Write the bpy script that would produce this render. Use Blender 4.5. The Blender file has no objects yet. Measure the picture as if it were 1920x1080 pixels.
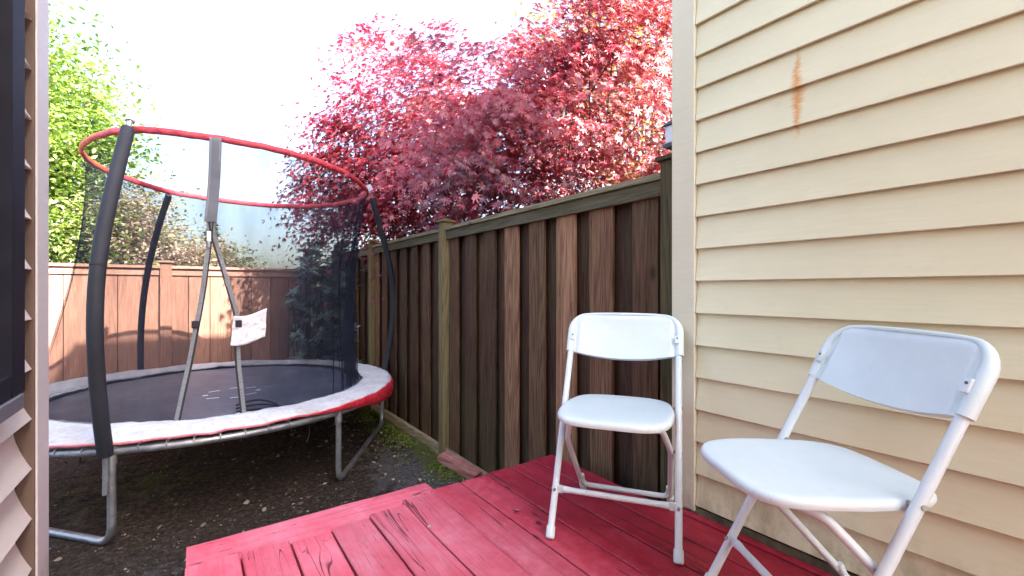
import bpy, math, random
import numpy as np
from mathutils import Vector, Matrix, noise as mnoise
R = math.radians
sc = bpy.context.scene
col = sc.collection
random.seed(7); rng = np.random.default_rng(7)

# ------------------------------------------------------------ camera, sky, sun, exposure
CZ = 1.45                      # eye height above the yard
F = 845.0                      # focal length in pixels of the 1920 wide photograph
YAW = 35.15
cam = bpy.data.cameras.new('camera'); camo = bpy.data.objects.new('camera', cam); col.objects.link(camo)
cam.sensor_width = 36; cam.lens = F/1920*36; cam.shift_y = 4/1920; cam.clip_start = .02; cam.clip_end = 600
camo.location = (0, 0, CZ); camo.rotation_euler = (R(90), 0, R(-YAW))
sc.camera = camo

SUN = Vector((.44, -1.0, .98)).normalized()        # towards the sun
ELEV = math.asin(SUN.z); AZ = math.atan2(SUN.x, SUN.y)   # azimuth clockwise from +Y
w = bpy.data.worlds.new('World'); sc.world = w; w.use_nodes = True
nt = w.node_tree; bg = nt.nodes['Background']
sky = nt.nodes.new('ShaderNodeTexSky'); sky.sky_type = 'NISHITA'; sky.sun_disc = False
sky.sun_elevation = ELEV; sky.sun_rotation = AZ; sky.air_density = 1.0; sky.dust_density = 4.5; sky.ozone_density = 1.0
nt.links.new(sky.outputs[0], bg.inputs[0]); bg.inputs[1].default_value = .15
sl = bpy.data.lights.new('sun', 'SUN'); sl.energy = 5.0; sl.angle = R(.5); sl.color = (1, .95, .87)
so = bpy.data.objects.new('sun', sl); col.objects.link(so); so.rotation_euler = SUN.to_track_quat('Z', 'Y').to_euler()
sc.view_settings.view_transform = 'Standard'; sc.view_settings.look = 'None'; sc.view_settings.gamma = 1
sc.view_settings.exposure = 2.74
sc.cycles.max_bounces = 10; sc.cycles.transparent_max_bounces = 24; sc.cycles.diffuse_bounces = 5

SY, CY = math.sin(R(YAW)), math.cos(R(YAW))
def at(u, v, d):
    a = (u-960)/F; b = (544-v)/F
    return Vector((d*(SY+a*CY), d*(CY-a*SY), CZ+d*b))
def proj(x, y, z):
    d = x*SY+y*CY; r = x*CY-y*SY
    return 960+F*r/d, 544-F*(z-CZ)/d, d

# ------------------------------------------------------------ object helpers
def tag(o, label=None, cat=None, group=None, kind=None):
    for k, v in (('label', label), ('category', cat), ('group', group), ('kind', kind)):
        if v: o[k] = v
    return o
def empty(name, loc=(0, 0, 0), rz=0, **k):
    o = bpy.data.objects.new(name, None); col.objects.link(o); o.location = loc; o.rotation_euler = (0, 0, rz)
    o.empty_display_size = .1
    return tag(o, **k)
def sub(o, p):
    o.parent = p; o.matrix_parent_inverse = Matrix.Identity(4); return o
class MB:
    def __init__(s): s.v = []; s.f = []; s.r = []
    def add(s, vs, fs, r=None):
        n = len(s.v); r = random.random() if r is None else r
        s.v += [tuple(p) for p in vs]; s.f += [tuple(i+n for i in f) for f in fs]; s.r += [r]*len(vs)
    def box(s, a, b, r=None, M=None):
        x0, y0, z0 = a; x1, y1, z1 = b
        vs = [Vector(p) for p in ((x0,y0,z0),(x1,y0,z0),(x1,y1,z0),(x0,y1,z0),(x0,y0,z1),(x1,y0,z1),(x1,y1,z1),(x0,y1,z1))]
        if M is not None: vs = [M @ p for p in vs]
        s.add(vs, [(3,2,1,0),(4,5,6,7),(0,1,5,4),(1,2,6,5),(2,3,7,6),(3,0,4,7)], r)
    def tube(s, pts, rad, seg=10, closed=False, cap=True, smooth=0, r=None, flat=1.0):
        pts = [Vector(p) for p in pts]
        if smooth:
            n = len(pts); out = []; rr = []
            radl = rad if isinstance(rad, (list, tuple)) else [rad]*n
            rng_ = range(n if closed else n-1)
            for i in rng_:
                p0 = pts[(i-1) % n] if closed or i else pts[0]*2-pts[1]
                p1 = pts[i]; p2 = pts[(i+1) % n]
                p3 = pts[(i+2) % n] if closed or i < n-2 else pts[-1]*2-pts[-2]
                for k in range(smooth):
                    t = k/smooth
                    out.append(.5*((2*p1)+(p2-p0)*t+(2*p0-5*p1+4*p2-p3)*t*t+(-p0+3*p1-3*p2+p3)*t**3))
                    rr.append(radl[i]*(1-t)+radl[(i+1) % n]*t)
            if not closed: out.append(pts[-1]); rr.append(radl[-1])
            pts = out; rad = rr
        n = len(pts); radl = rad if isinstance(rad, (list, tuple)) else [rad]*n
        vs = []; T0 = None; N = None
        for i in range(n):
            a = pts[(i-1) % n] if closed or i else pts[0]; b = pts[(i+1) % n] if closed or i < n-1 else pts[-1]
            T = (b-a).normalized()
            if N is None:
                N = T.cross(Vector((0, 0, 1)));
                if N.length < .05: N = T.cross(Vector((1, 0, 0)))
                N.normalize()
            else:
                N = (N-T*N.dot(T)).normalized()
            B = T.cross(N)
            for k in range(seg):
                t = 2*math.pi*k/seg
                vs.append(pts[i]+N*math.cos(t)*radl[i]*flat+B*math.sin(t)*radl[i])
        fs = []
        for i in range(n if closed else n-1):
            j = (i+1) % n
            for k in range(seg):
                l = (k+1) % seg
                fs.append((i*seg+k, i*seg+l, j*seg+l, j*seg+k))
        if cap and not closed:
            fs.append(tuple(range(seg-1, -1, -1))); fs.append(tuple((n-1)*seg+k for k in range(seg)))
        s.add(vs, fs, r)
    def grid(s, fn, nu, nv, closed=False, r=None):
        vs = [fn(i/nu, j/nv) for i in range(nu+(0 if closed else 1)) for j in range(nv+1)]
        fs = []; m = nu if closed else nu+1
        for i in range(nu):
            a = i; b = (i+1) % m
            for j in range(nv): fs.append((a*(nv+1)+j, b*(nv+1)+j, b*(nv+1)+j+1, a*(nv+1)+j+1))
        s.add(vs, fs, r)
    def build(s, name, mat, parent=None, smooth=True, ang=35, bevel=0, solid=0, seg=2):
        me = bpy.data.meshes.new(name); me.from_pydata(s.v, [], s.f)
        at_ = me.attributes.new('rnd', 'FLOAT', 'POINT'); at_.data.foreach_set('value', s.r)
        me.materials.append(mat)
        if smooth:
            me.polygons.foreach_set('use_smooth', [True]*len(me.polygons)); me.set_sharp_from_angle(angle=R(ang))
        me.update()
        o = bpy.data.objects.new(name, me); col.objects.link(o)
        if parent is not None: o.parent = parent
        if solid:
            m = o.modifiers.new('s', 'SOLIDIFY'); m.thickness = solid; m.offset = 0
        if bevel:
            m = o.modifiers.new('b', 'BEVEL'); m.width = bevel; m.segments = seg; m.limit_method = 'ANGLE'; m.angle_limit = R(50)
            m.harden_normals = False
        return o

# ------------------------------------------------------------ material helpers
class NM:
    def __init__(s, name):
        s.m = bpy.data.materials.new(name); s.m.use_nodes = True; s.t = s.m.node_tree
        s.b = s.t.nodes['Principled BSDF']; s.o = s.t.nodes['Material Output']
        s.tc = s.n('ShaderNodeTexCoord')
    def n(s, ty, **k):
        x = s.t.nodes.new(ty)
        for a, v in k.items(): setattr(x, a, v)
        return x
    def l(s, a, b): s.t.links.new(a, b)
    def set(s, sock, v):
        if hasattr(v, 'is_linked') or isinstance(v, bpy.types.NodeSocket): s.l(v, sock)
        else: sock.default_value = v
    def math(s, op, a, b=None, c=None, clamp=False):
        x = s.n('ShaderNodeMath', operation=op, use_clamp=clamp)
        for i, v in enumerate((a, b, c)):
            if v is not None: s.set(x.inputs[i], v)
        return x.outputs[0]
    def coord(s, scale=(1, 1, 1), src='Object', offs=None):
        m = s.n('ShaderNodeMapping'); m.inputs['Scale'].default_value = scale
        s.l(s.tc.outputs[src], m.inputs[0])
        if offs is not None:
            c = s.n('ShaderNodeVectorMath', operation='ADD'); s.l(m.outputs[0], c.inputs[0]); s.l(offs, c.inputs[1]); return c.outputs[0]
        return m.outputs[0]
    def noise(s, vec, scale=5, det=4, rough=.5, dist=0):
        x = s.n('ShaderNodeTexNoise'); s.l(vec, x.inputs['Vector'])
        x.inputs['Scale'].default_value = scale; x.inputs['Detail'].default_value = det
        x.inputs['Roughness'].default_value = rough; x.inputs['Distortion'].default_value = dist
        return x.outputs['Fac']
    def ramp(s, f, stops, interp='LINEAR'):
        x = s.n('ShaderNodeValToRGB'); x.color_ramp.interpolation = interp
        e = x.color_ramp.elements
        while len(e) < len(stops): e.new(.5)
        for i, (p, c) in enumerate(stops):
            e[i].position = p; e[i].color = (*c, 1) if not isinstance(c, (int, float)) else (c, c, c, 1)
        s.l(f, x.inputs[0]); return x.outputs[0]
    def mix(s, f, a, b, mode='MIX'):
        x = s.n('ShaderNodeMix', data_type='RGBA', blend_type=mode)
        s.set(x.inputs[0], f)
        for i, v in ((6, a), (7, b)):
            if isinstance(v, tuple): x.inputs[i].default_value = (*v, 1) if len(v) == 3 else v
            else: s.l(v, x.inputs[i])
        return x.outputs[2]
    def rnd(s): return s.n('ShaderNodeAttribute', attribute_name='rnd').outputs['Fac']
    def xyz(s, src='Object'):
        x = s.n('ShaderNodeSeparateXYZ'); s.l(s.tc.outputs[src], x.inputs[0]); return x.outputs
    def bump(s, h, strength=.3, dist=.01):
        x = s.n('ShaderNodeBump'); x.inputs['Strength'].default_value = strength; x.inputs['Distance'].default_value = dist
        s.l(h, x.inputs['Height']); s.l(x.outputs[0], s.b.inputs['Normal'])
    def fin(s, colour, rough=.6, metal=0, spec=.5):
        s.set(s.b.inputs['Base Color'], (*colour, 1) if isinstance(colour, tuple) else colour)
        s.set(s.b.inputs['Roughness'], rough); s.b.inputs['Metallic'].default_value = metal
        s.b.inputs['Specular IOR Level'].default_value = spec
        return s.m

def simple(name, c, rough=.5, metal=0, var=.15, sc_=8, bump=.0, bs=60, spec=.5):
    k = NM(name); n = k.noise(k.coord(), sc_, 5, .6)
    c2 = tuple(x*(1-var) for x in c); c3 = tuple(min(1, x*(1+var)) for x in c)
    cc = k.ramp(n, [(.3, c2), (.7, c3)])
    if bump: k.bump(k.noise(k.coord(), bs, 4), bump, .003)
    return k.fin(cc, rough, metal, spec)

def wood(name, dark, mid, light, algae=.0, sx=60, along='z', bumpd=.004, zmoss=0.0):
    k = NM(name); r = k.rnd()
    off = k.n('ShaderNodeCombineXYZ'); 
    k.l(k.math('MULTIPLY', r, 37.0), off.inputs[0]); k.l(k.math('MULTIPLY', r, 19.0), off.inputs[1]); k.l(k.math('MULTIPLY', r, 71.0), off.inputs[2])
    o = off.outputs[0]
    S = {'z': (1, 1, .06), 'y': (1, .06, 1), 'x': (.06, 1, 1)}[along]
    v = k.coord(S, offs=o)
    warp = k.noise(k.coord(tuple(a*1 for a in S), offs=o), 9, 2, .5)
    fine = k.noise(v, sx*1.4, 5, .65, .4)
    wav = k.n('ShaderNodeTexNoise'); k.l(v, wav.inputs['Vector']); wav.inputs['Scale'].default_value = 7; wav.inputs['Detail'].default_value = 1.5
    ring = k.math('FRACT', k.math('MULTIPLY', wav.outputs['Fac'], 16.0))
    ring = k.math('ABSOLUTE', k.math('SUBTRACT', ring, .5))
    ring = k.math('MULTIPLY', ring, 2.0)
    g = k.math('ADD', k.math('MULTIPLY', ring, .20), k.math('MULTIPLY', fine, .78))
    c = k.ramp(g, [(.28, dark), (.5, mid), (.8, light)])
    tone = k.ramp(k.rnd(), [(0, .42), (.3, .75), (.7, 1.15), (.92, 1.45), (1, 2.3)])
    c = k.mix(1.0, c, tone, 'MULTIPLY')
    # knots
    vo = k.n('ShaderNodeTexVoronoi'); k.l(k.coord({'z': (1, 1, .5), 'y': (1, .5, 1), 'x': (.5, 1, 1)}[along], offs=o), vo.inputs['Vector']); vo.inputs['Scale'].default_value = 3.4
    kn = k.ramp(vo.outputs['Distance'], [(0.0, .12), (.05, .35), (.085, 1.0)])
    c = k.mix(.85, c, kn, 'MULTIPLY')
    if algae:
        an = k.noise(k.coord((1, 1, .35)), 3.5, 5, .65)
        z = k.xyz()[2]
        low = k.math('MULTIPLY', k.math('SUBTRACT', zmoss+.75, z), 1.1, clamp=True)
        f = k.math('MULTIPLY', k.ramp(k.math('ADD', an, k.math('MULTIPLY', low, .22)), [(.5, 0.0), (.72, 1.0)]), algae)
        c = k.mix(f, c, (.085, .105, .035))
    k.bump(k.math('ADD', k.math('MULTIPLY', fine, 1), k.math('MULTIPLY', ring, .35)), .6, bumpd)
    return k.fin(c, .82, 0, .25)

# vinyl siding, with the rust streak on one wall
def siding_mat(name, base, stain=None, tint=(.50, .46, .28)):
    k = NM(name)
    g = k.noise(k.coord((1, .10, 1.3)), 60, 4, .6, .6)
    big = k.noise(k.coord((1, .5, .8)), 2.2, 5, .6)
    c = k.mix(k.ramp(big, [(.42, 0.0), (.75, .35)]), base, tint)
    d = k.noise(k.coord((1, 1, 1)), 18, 6, .7)
    c = k.mix(k.ramp(d, [(.60, 0.0), (.8, .16)]), c, (.30, .28, .15))
    c = k.mix(k.ramp(g, [(.35, .10), (.65, 0.0)]), c, tuple(x*.6 for x in base))
    if stain:
        y0, za, zb = stain; P = k.xyz()
        j = k.noise(k.coord((1, .15, 14)), 8, 4, .8)
        jj = k.math('MULTIPLY', k.math('SUBTRACT', j, .5), .055)
        dy = k.math('ABSOLUTE', k.math('ADD', k.math('SUBTRACT', P[1], y0), jj))
        zm = (za+zb)/2+.03; hz = (zb-za)/2
        dz = k.math('DIVIDE', k.math('ABSOLUTE', k.math('SUBTRACT', P[2], zm)), hz)
        wid = k.math('MULTIPLY', k.math('SUBTRACT', 1.05, dz, clamp=True), .026)
        f = k.math('SUBTRACT', 1.0, k.math('DIVIDE', dy, k.math('ADD', wid, .0005)), clamp=True)
        f = k.math('MULTIPLY', f, k.math('ADD', k.noise(k.coord((1, 3, 3)), 9, 4, .7), .35), clamp=True)
        f = k.math('MULTIPLY', f, k.ramp(dz, [(.55, 1.0), (1.0, 0.0)]), clamp=True)
        c = k.mix(f, c, (.56, .20, .012))
        # drips of dirt under the flashing at deck level
    zz = k.xyz()[2]
    low = k.math('MULTIPLY', k.math('SUBTRACT', .78, zz), 4.0, clamp=True)
    f2 = k.math('MULTIPLY', low, k.ramp(k.noise(k.coord((1, 1, .6)), 11, 6, .7), [(.42, 0.0), (.68, 1.0)]), clamp=True)
    c = k.mix(f2, c, (.16, .11, .04))
    k.bump(g, .35, .0015)
    return k.fin(c, .48, 0, .4)

SIDE = siding_mat('cream_vinyl', (.67, .63, .435), (.685, CZ+.46, CZ+.80))
SIDE2 = siding_mat('cream_vinyl_plain', (.64, .60, .56), tint=(.55, .50, .44))
TRIM = siding_mat('corner_trim', (.60, .565, .43))
TRIM2 = siding_mat('corner_trim_far', (.64, .63, .64), tint=(.58, .56, .55))
ROOF = simple('roofing', (.09, .085, .08), .9, bump=.5)
CONC = simple('concrete', (.28, .27, .25), .9, bump=.4, bs=90)

FENCE = wood('shaded_weathered_cedar', (.050, .023, .013), (.118, .060, .034), (.20, .118, .066), algae=.2)  # same cedar as FAR, its shade put into the dark colour
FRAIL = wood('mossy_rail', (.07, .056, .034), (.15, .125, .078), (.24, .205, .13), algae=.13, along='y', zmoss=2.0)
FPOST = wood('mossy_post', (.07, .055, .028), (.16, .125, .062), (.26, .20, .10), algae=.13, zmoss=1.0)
FAR = wood('sunlit_cedar', (.28, .135, .095), (.37, .19, .135), (.45, .26, .19), bumpd=.002)  # same cedar as FENCE, sunlight put into the light colour
FARR = wood('sunlit_cedar_rail', (.29, .15, .11), (.38, .205, .15), (.46, .27, .20), along='x', bumpd=.002)

# ------------------------------------------------------------ ground
def ground_h(x, y):
    h = .012*mnoise.noise(Vector((x*9, y*9, 6)))+.025*mnoise.noise(Vector((x*.9, y*.9, 0)))+.012*mnoise.noise(Vector((x*4, y*4, 3)))
    h += .05*max(0, min(1, (x-1.35)/.4)) if y > 1 else 0
    return h-.01
def mk_ground():
    k = NM('soil')
    a = k.noise(k.coord(), 2.2, 8, .65); b = k.noise(k.coord(), 38, 8, .75); c3 = k.noise(k.coord(), 9, 6, .7)
    soil = k.ramp(b, [(.32, (.016, .011, .008)), (.5, (.055, .038, .028)), (.66, (.12, .092, .072)), (.78, (.26, .22, .18))])
    grey = k.ramp(b, [(.3, (.06, .055, .055)), (.55, (.16, .15, .15)), (.72, (.42, .41, .40))])
    P = k.xyz()
    # pale dusty slab showing by the fence and towards the deck
    def blob(x0, y0, rx, ry):
        dx = k.math('POWER', k.math('DIVIDE', k.math('SUBTRACT', P[0], x0), rx), 2.0)
        dy = k.math('POWER', k.math('DIVIDE', k.math('SUBTRACT', P[1], y0), ry), 2.0)
        return k.math('SUBTRACT', 1.0, k.math('SQRT', k.math('ADD', dx, dy)))
    m1 = k.math('ADD', blob(1.38, 3.35, .42, 1.1), k.math('MULTIPLY', k.math('SUBTRACT', c3, .5), 2.4))
    m2 = k.math('ADD', blob(-.1, 2.2, 1.0, 1.0), k.math('MULTIPLY', k.math('SUBTRACT', c3, .5), 2.0))
    f = k.ramp(k.math('MAXIMUM', m1, m2), [(.25, 0.0), (.6, .75)])
    cc = k.mix(f, soil, grey)
    m3 = k.math('ADD', blob(-1.6, 5.5, 1.5, 3.0), k.math('MULTIPLY', k.math('SUBTRACT', c3, .5), 1.5))
    cc = k.mix(k.ramp(m3, [(.1, 0.0), (.5, .7)]), cc, grey)
    mf = k.math('MULTIPLY', k.math('SUBTRACT', P[0], 1.38), 3.2, clamp=True)
    mm = k.math('ADD', mf, k.math('MULTIPLY', k.math('SUBTRACT', a, .5), 2.2))
    mb = k.math('ADD', blob(-.3, 4.4, 1.5, .9), k.math('MULTIPLY', k.math('SUBTRACT', c3, .58), 3.5))
    moss = k.ramp(b, [(.3, (.03, .04, .008)), (.6, (.13, .17, .03)), (.8, (.30, .33, .12))])
    cc = k.mix(k.ramp(mm, [(.55, 0.0), (.8, .8)]), cc, moss)
    cc = k.mix(k.ramp(mb, [(.3, 0.0), (.7, .55)]), cc, moss)
    k.bump(k.math('ADD', b, k.math('MULTIPLY', c3, 2.5)), 1.0, .04)
    mat = k.fin(cc, .95, 0, .2)
    mb_ = MB()
    def g(n, x0, x1, y0, y1, dz=0):
        mb_.grid(lambda u, v: Vector((x0+(x1-x0)*u, y0+(y1-y0)*v, ground_h(x0+(x1-x0)*u, y0+(y1-y0)*v)+dz)), n, n, r=.5)
    # one sheet: fine in the yard, coarse outside
    xs = [-300, -60, -15]+[-6+i*.25 for i in range(17)]+[-1.9+i*.05 for i in range(80)]+[2.2+i*.4 for i in range(10)]+[15, 60, 300]
    ys = [-300, -60, -15, -4]+[1.6+i*.05 for i in range(121)]+[8+i*.4 for i in range(8)]+[20, 60, 300]
    vs = [Vector((x, y, ground_h(x, y))) for x in xs for y in ys]; ny = len(ys)
    fs = [(i*ny+j, (i+1)*ny+j, (i+1)*ny+j+1, i*ny+j+1) for i in range(len(xs)-1) for j in range(ny-1)]
    mb_.add(vs, fs, .5)
    tag(mb_.build('ground', mat, ang=80), kind='structure')
mk_ground()

# ------------------------------------------------------------ houses
PITCH = .1285
def siding(mb, xw, sgn, y0, y1, zlow, ztop, proud=.016, curve=1.7):
    """lap siding along y on the plane x = xw facing sgn"""
    n = int((ztop-zlow)/PITCH)+1
    for i in range(n):
        zb = zlow+i*PITCH; zt = zb+PITCH+.004
        prof = [(proud*(1-t)**curve+.0015, zb+(zt-zb)*t) for t in (0, .12, .3, .55, .8, 1)]
        prof = [(proud-.011, zb), (proud-.001, zb-.002)]+prof
        K = 2; vs = []
        for yy in (y0, y1):
            for off, z in prof: vs.append((xw+sgn*off, yy, min(z, ztop)))
        m = len(prof); fs = []
        for j in range(m-1):
            q = (j, j+1, m+j+1, m+j)
            fs.append(q if sgn*1 > 0 else q[::-1])
        mb.add(vs, fs)
H = CZ+5.2; XR = 1.66; YR = 1.148
hr = empty('house', (XR, YR, 0), label='cream clapboard house with the rust streak, close on the right behind both chairs', cat='house')
def bh(mb, name, mat, parent, **k):
    o = mb.build(name, mat, parent, **k)
    o.matrix_parent_inverse = Matrix.Translation(parent.location).inverted() if parent.rotation_euler.z == 0 else parent.matrix_world.inverted()
    return o
XT = 3.35; HW = CZ+2.3  # unseen low wing added so the sun passes over it to the maple
m = MB(); m.box((XR, -7, .0), (XT, YR-.015, H), .5); bh(m, 'wall', SIDE, hr, smooth=False)
m = MB(); m.box((XT+.002, -7, .0), (8.5, YR-.4, HW), .5); bh(m, 'added_wing_wall', SIDE, hr, smooth=False)
m = MB(); m.box((XT+.003, -7.1, HW+.002), (8.6, YR-.3, HW+.15)); bh(m, 'added_wing_roof', ROOF, hr, smooth=False)
m = MB(); siding(m, XR, -1, -7, YR-.094, CZ-.8615, H-.2, proud=.017, curve=1.15); bh(m, 'siding', SIDE, hr, ang=30)
m = MB(); m.box((XR-.024, YR-.092, CZ-.885), (XR-.0005, YR+.012, H-.2), .4)
bh(m, 'corner_board', TRIM, hr, smooth=False, bevel=.003)
m = MB(); m.box((XR, YR-.014, CZ-.885), (XR+.09, YR+.0115, H-.2), .4); bh(m, 'corner_board', TRIM, hr, smooth=False, bevel=.003)
m = MB(); m.box((XR-.012, -7, CZ-.905), (XR-.0008, YR-.1, CZ-.872), .4)
bh(m, 'foundation', simple('mossy_foundation', (.10, .09, .05), .9, var=.6, sc_=14, bump=.5), hr, smooth=False)
m = MB(); m.box((XR-.12, -7.1, H), (XT+.08, YR+.03, H+.18)); bh(m, 'roof', ROOF, hr, smooth=False)

XL = -.381; YL = 1.79; HL = CZ+2.0
hl = empty('house', (XL, YL, 0), label='pale sided house with a dark framed window, cut off at the left edge', cat='house')
m = MB(); m.box((-7, -7, 0), (XL, YL-.015, HL), .5); bh(m, 'wall', SIDE2, hl, smooth=False)
m = MB(); siding(m, XL, 1, -7, YL-.13, CZ-.205-6*PITCH+.002, HL, proud=.037, curve=1.9); bh(m, 'siding', SIDE2, hl, ang=30)
m = MB(); m.box((XL+.0005, YL-.118, .2), (XL+.046, YL, HL), .4); bh(m, 'corner_board', TRIM2, hl, smooth=False, bevel=.006)
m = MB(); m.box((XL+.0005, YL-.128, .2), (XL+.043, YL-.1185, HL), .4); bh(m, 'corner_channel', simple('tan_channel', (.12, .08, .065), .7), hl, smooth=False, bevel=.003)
m = MB(); m.box((XL-.09, YL-.0145, .2), (XL-.0005, YL+.012, HL), .4); bh(m, 'corner_board', TRIM2, hl, smooth=False, bevel=.004)
m = MB(); m.box((-7.2, -7.2, HL), (XL+.015, YL+.1, HL+.16)); bh(m, 'roof', ROOF, hl, smooth=False)
# window
wy1 = 1.512; wy0 = .2; wz0 = CZ-.235; wz1 = CZ+1.35
DKF = simple('dark_window_frame', (.010, .010, .020), .6, var=.2, spec=.15)
m = MB(); xo = XL+.058; xi = XL+.0
m.box((xi, wy1-.090, wz0), (xo, wy1, wz1)); m.box((xi, wy0, wz0), (xo, wy0+.055, wz1))
m.box((xi, wy0+.0555, wz1-.055), (xo, wy1-.0905, wz1)); m.box((xi, wy0+.0555, wz0), (xo-.001, wy1-.0905, wz0+.05))
wf = bh(m, 'window', DKF, hl, smooth=False, bevel=.002)
k = NM('window_glass'); gl = k.fin((.06, .13, .14), .06, 0, .8)
m = MB(); m.box((XL+.001, wy0+.056, wz0+.051), (XL+.026, wy1-.091, wz1-.056)); sub(bh(m, 'pane', gl, hl, smooth=False), wf)
m = MB(); m.box((XL+.0265, wy0+.056, CZ+.30), (XL+.04, wy1-.091, CZ+.33)); sub(bh(m, 'glazing_bar', DKF, hl, smooth=False), wf)
m = MB(); m.box((XL+.0265, wy0+.056, CZ+.02), (XL+.032, wy1-.091, CZ+.03)); sub(bh(m, 'glazing_bar', DKF, hl, smooth=False), wf)
m = MB(); m.box((XL+.001, wy0-.02, wz0-.035), (XL+.062, wy1-.022, wz0-.001)); sub(bh(m, 'sill', simple('sill_metal', (.13, .13, .16), .4), hl, smooth=False, bevel=.003), wf)
m = MB(); m.box((XL+.0005, wy1+.001, wz0-.03), (XL+.03, wy1+.018, wz1+.02)); bh(m, 'trim', TRIM2, hl, smooth=False, bevel=.002)

# lamp on the back wall of the right house, only its edge shows
wl = empty('wall_lamp', (XR+.155, YR+.012, CZ+.665), label='small white box lamp with a dark cap peeking out behind the corner board', cat='lamp')
m = MB(); m.box((-.075, .0, -.005), (.06, .11, .075)); m.build('housing', simple('lamp_white', (.7, .68, .74), .4), wl, bevel=.006)
m = MB(); m.add([(-.085,-.0,.076),(.07,-.0,.076),(.07,.12,.076),(-.085,.12,.076),(-.05,0.0,.12),(.05,0.0,.12),(.05,.06,.12),(-.05,.06,.12)], [(3,2,1,0),(4,5,6,7),(0,1,5,4),(1,2,6,5),(2,3,7,6),(3,0,4,7)]); m.build('cap', simple('lamp_dark', (.05, .045, .045), .5), wl, smooth=False)
m = MB(); m.box((-.08, .0, -.022), (.065, .115, -.006)); m.build('base', simple('lamp_dark_base', (.05, .045, .045), .5), wl, smooth=False)

# ------------------------------------------------------------ fences
XF = 1.78
def fence_right():
    root = empty('fence', (XF, 3.5, 0), label='dark brown board fence with mossy rails running from the house past the trampoline', cat='fence')
    def B(mb, n, mt, par=root, **k):
        o = mb.build(n, mt, None, **k); o.parent = par
        o.matrix_parent_inverse = Matrix.Translation((XF, 3.5, 0)).inverted(); return o
    posts = [1.235, 3.50, 5.42, 7.22]; ztop = CZ+.525
    # boards
    m = MB(); y = 1.33; i = 0; m.box((XF+.030, 1.20, .02), (XF+.046, 1.40, ztop-.08), .1)
    while y < 7.3:
        wd = .155+random.uniform(-.012, .012)
        def board(x0, x1, ya, yb, r):
            tw = random.uniform(-.004, .004); z0 = .02; z1 = ztop-.06
            n = 6; vs = []
            for q in range(n+1):
                z = z0+(z1-z0)*q/n; wob = .0025*mnoise.noise(Vector((y*3, z*1.5, i)))
                for xx, yy in ((x0, ya), (x1, ya), (x1, yb), (x0, yb)):
                    vs.append((xx+wob+tw*(z-1)*(1 if yy == ya else -1), yy+wob, z))
            fs = []
            for q in range(n):
                for e in range(4):
                    a = q*4+e; b = q*4+(e+1) % 4; fs.append((a, a+4, b+4, b))
            fs += [(0, 1, 2, 3), (n*4+3, n*4+2, n*4+1, n*4)]
            m.add(vs, fs, r)
        r = random.random()
        if i == 2: r = 1.0
        if i % 7 == 5: r = .1
        board(XF-.010, XF+.008, y, y+wd, r)
        board(XF+.030, XF+.046, y+wd-.075, y+.281+.06, random.random()*.3)  # back boards toned darker, recess shade put into their colour
        y += .281 + random.uniform(-.006, .006); i += 1
    B(m, 'boards', FENCE, smooth=False, bevel=.002)
    for a, b in zip(posts[:-1], posts[1:]):
        m = MB(); m.box((XF-.032, a+.046, ztop-.092), (XF-.0115, b-.046, ztop-.020)); B(m, 'top_rail', FRAIL, smooth=False, bevel=.003)
        m = MB(); m.box((XF-.047, a+.046, ztop-.018), (XF+.085, b-.046, ztop+.012)); B(m, 'rail_cap', FRAIL, smooth=False, bevel=.003)
        m = MB(); m.box((XF-.050, a+.046, -.08), (XF-.0115, b-.046, .105)); B(m, 'kick_board', FRAIL, smooth=False, bevel=.004)
    for p in posts:
        m = MB(); m.box((XF-.06, p-.045, -.1), (XF+.03, p+.045, ztop+.055)); po = B(m, 'post', FPOST, smooth=False, bevel=.003)
        m = MB(); m.box((XF-.078, p-.063, ztop+.0555), (XF+.048, p+.063, ztop+.075))
        m.add([(XF-.06,p-.045,ztop+.0755),(XF+.03,p-.045,ztop+.0755),(XF+.03,p+.045,ztop+.0755),(XF-.06,p+.045,ztop+.0755),(XF-.015,p,ztop+.095)], [(0,1,4),(1,2,4),(2,3,4),(3,0,4)])
        sub(B(m, 'cap', FPOST, par=root, smooth=False, bevel=.002), po)
fence_right()
YF = 7.3
def fence_far():
    root = empty('fence', (-1.2, YF, 0), label='sunlit orange brown fence across the back of the yard behind the trampoline', cat='fence')
    def B(mb, n, mt, par=root, **k):
        o = mb.build(n, mt, None, **k); o.parent = par
        o.matrix_parent_inverse = Matrix.Translation((-1.2, YF, 0)).inverted(); return o
    zt = CZ+.30; posts = [-5.2, -2.72, -.30, 1.70-.02]
    m = MB(); x = -5.2; i = 0
    while x < 1.72:
        wd = .235+random.uniform(-.01, .01)
        m.box((x, YF, .02), (x+wd-.008, YF+.018, zt-.09), random.uniform(.3, .8)); m.box((x+wd-.03, YF+.02, .02), (x+wd+.02, YF+.036, zt-.1), .1)
        x += wd
    B(m, 'boards', FAR, smooth=False, bevel=.0015)
    for a, b in zip(posts[:-1], posts[1:]):
        m = MB(); m.box((a+.06, YF-.02, zt-.11), (b-.06, YF-.002, zt-.024)); B(m, 'top_rail', FARR, smooth=False, bevel=.003); m = MB(); m.box((a+.06, YF-.05, zt-.022), (b-.06, YF+.07, zt+.012)); B(m, 'rail_cap', FARR, smooth=False, bevel=.003)
        m = MB(); m.box((a+.06, YF-.03, -.05), (b-.06, YF-.002, .12)); B(m, 'kick_board', FARR, smooth=False, bevel=.003)
    for p in posts:
        m = MB(); m.box((p-.06, YF-.05, -.1), (p+.06, YF+.05, zt+.05), .55); po = B(m, 'post', FAR, smooth=False, bevel=.003)
        m = MB(); m.box((p-.085, YF-.075, zt+.0505), (p+.085, YF+.075, zt+.075), .6); sub(B(m, 'cap', FAR, smooth=False, bevel=.003), po)
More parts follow.
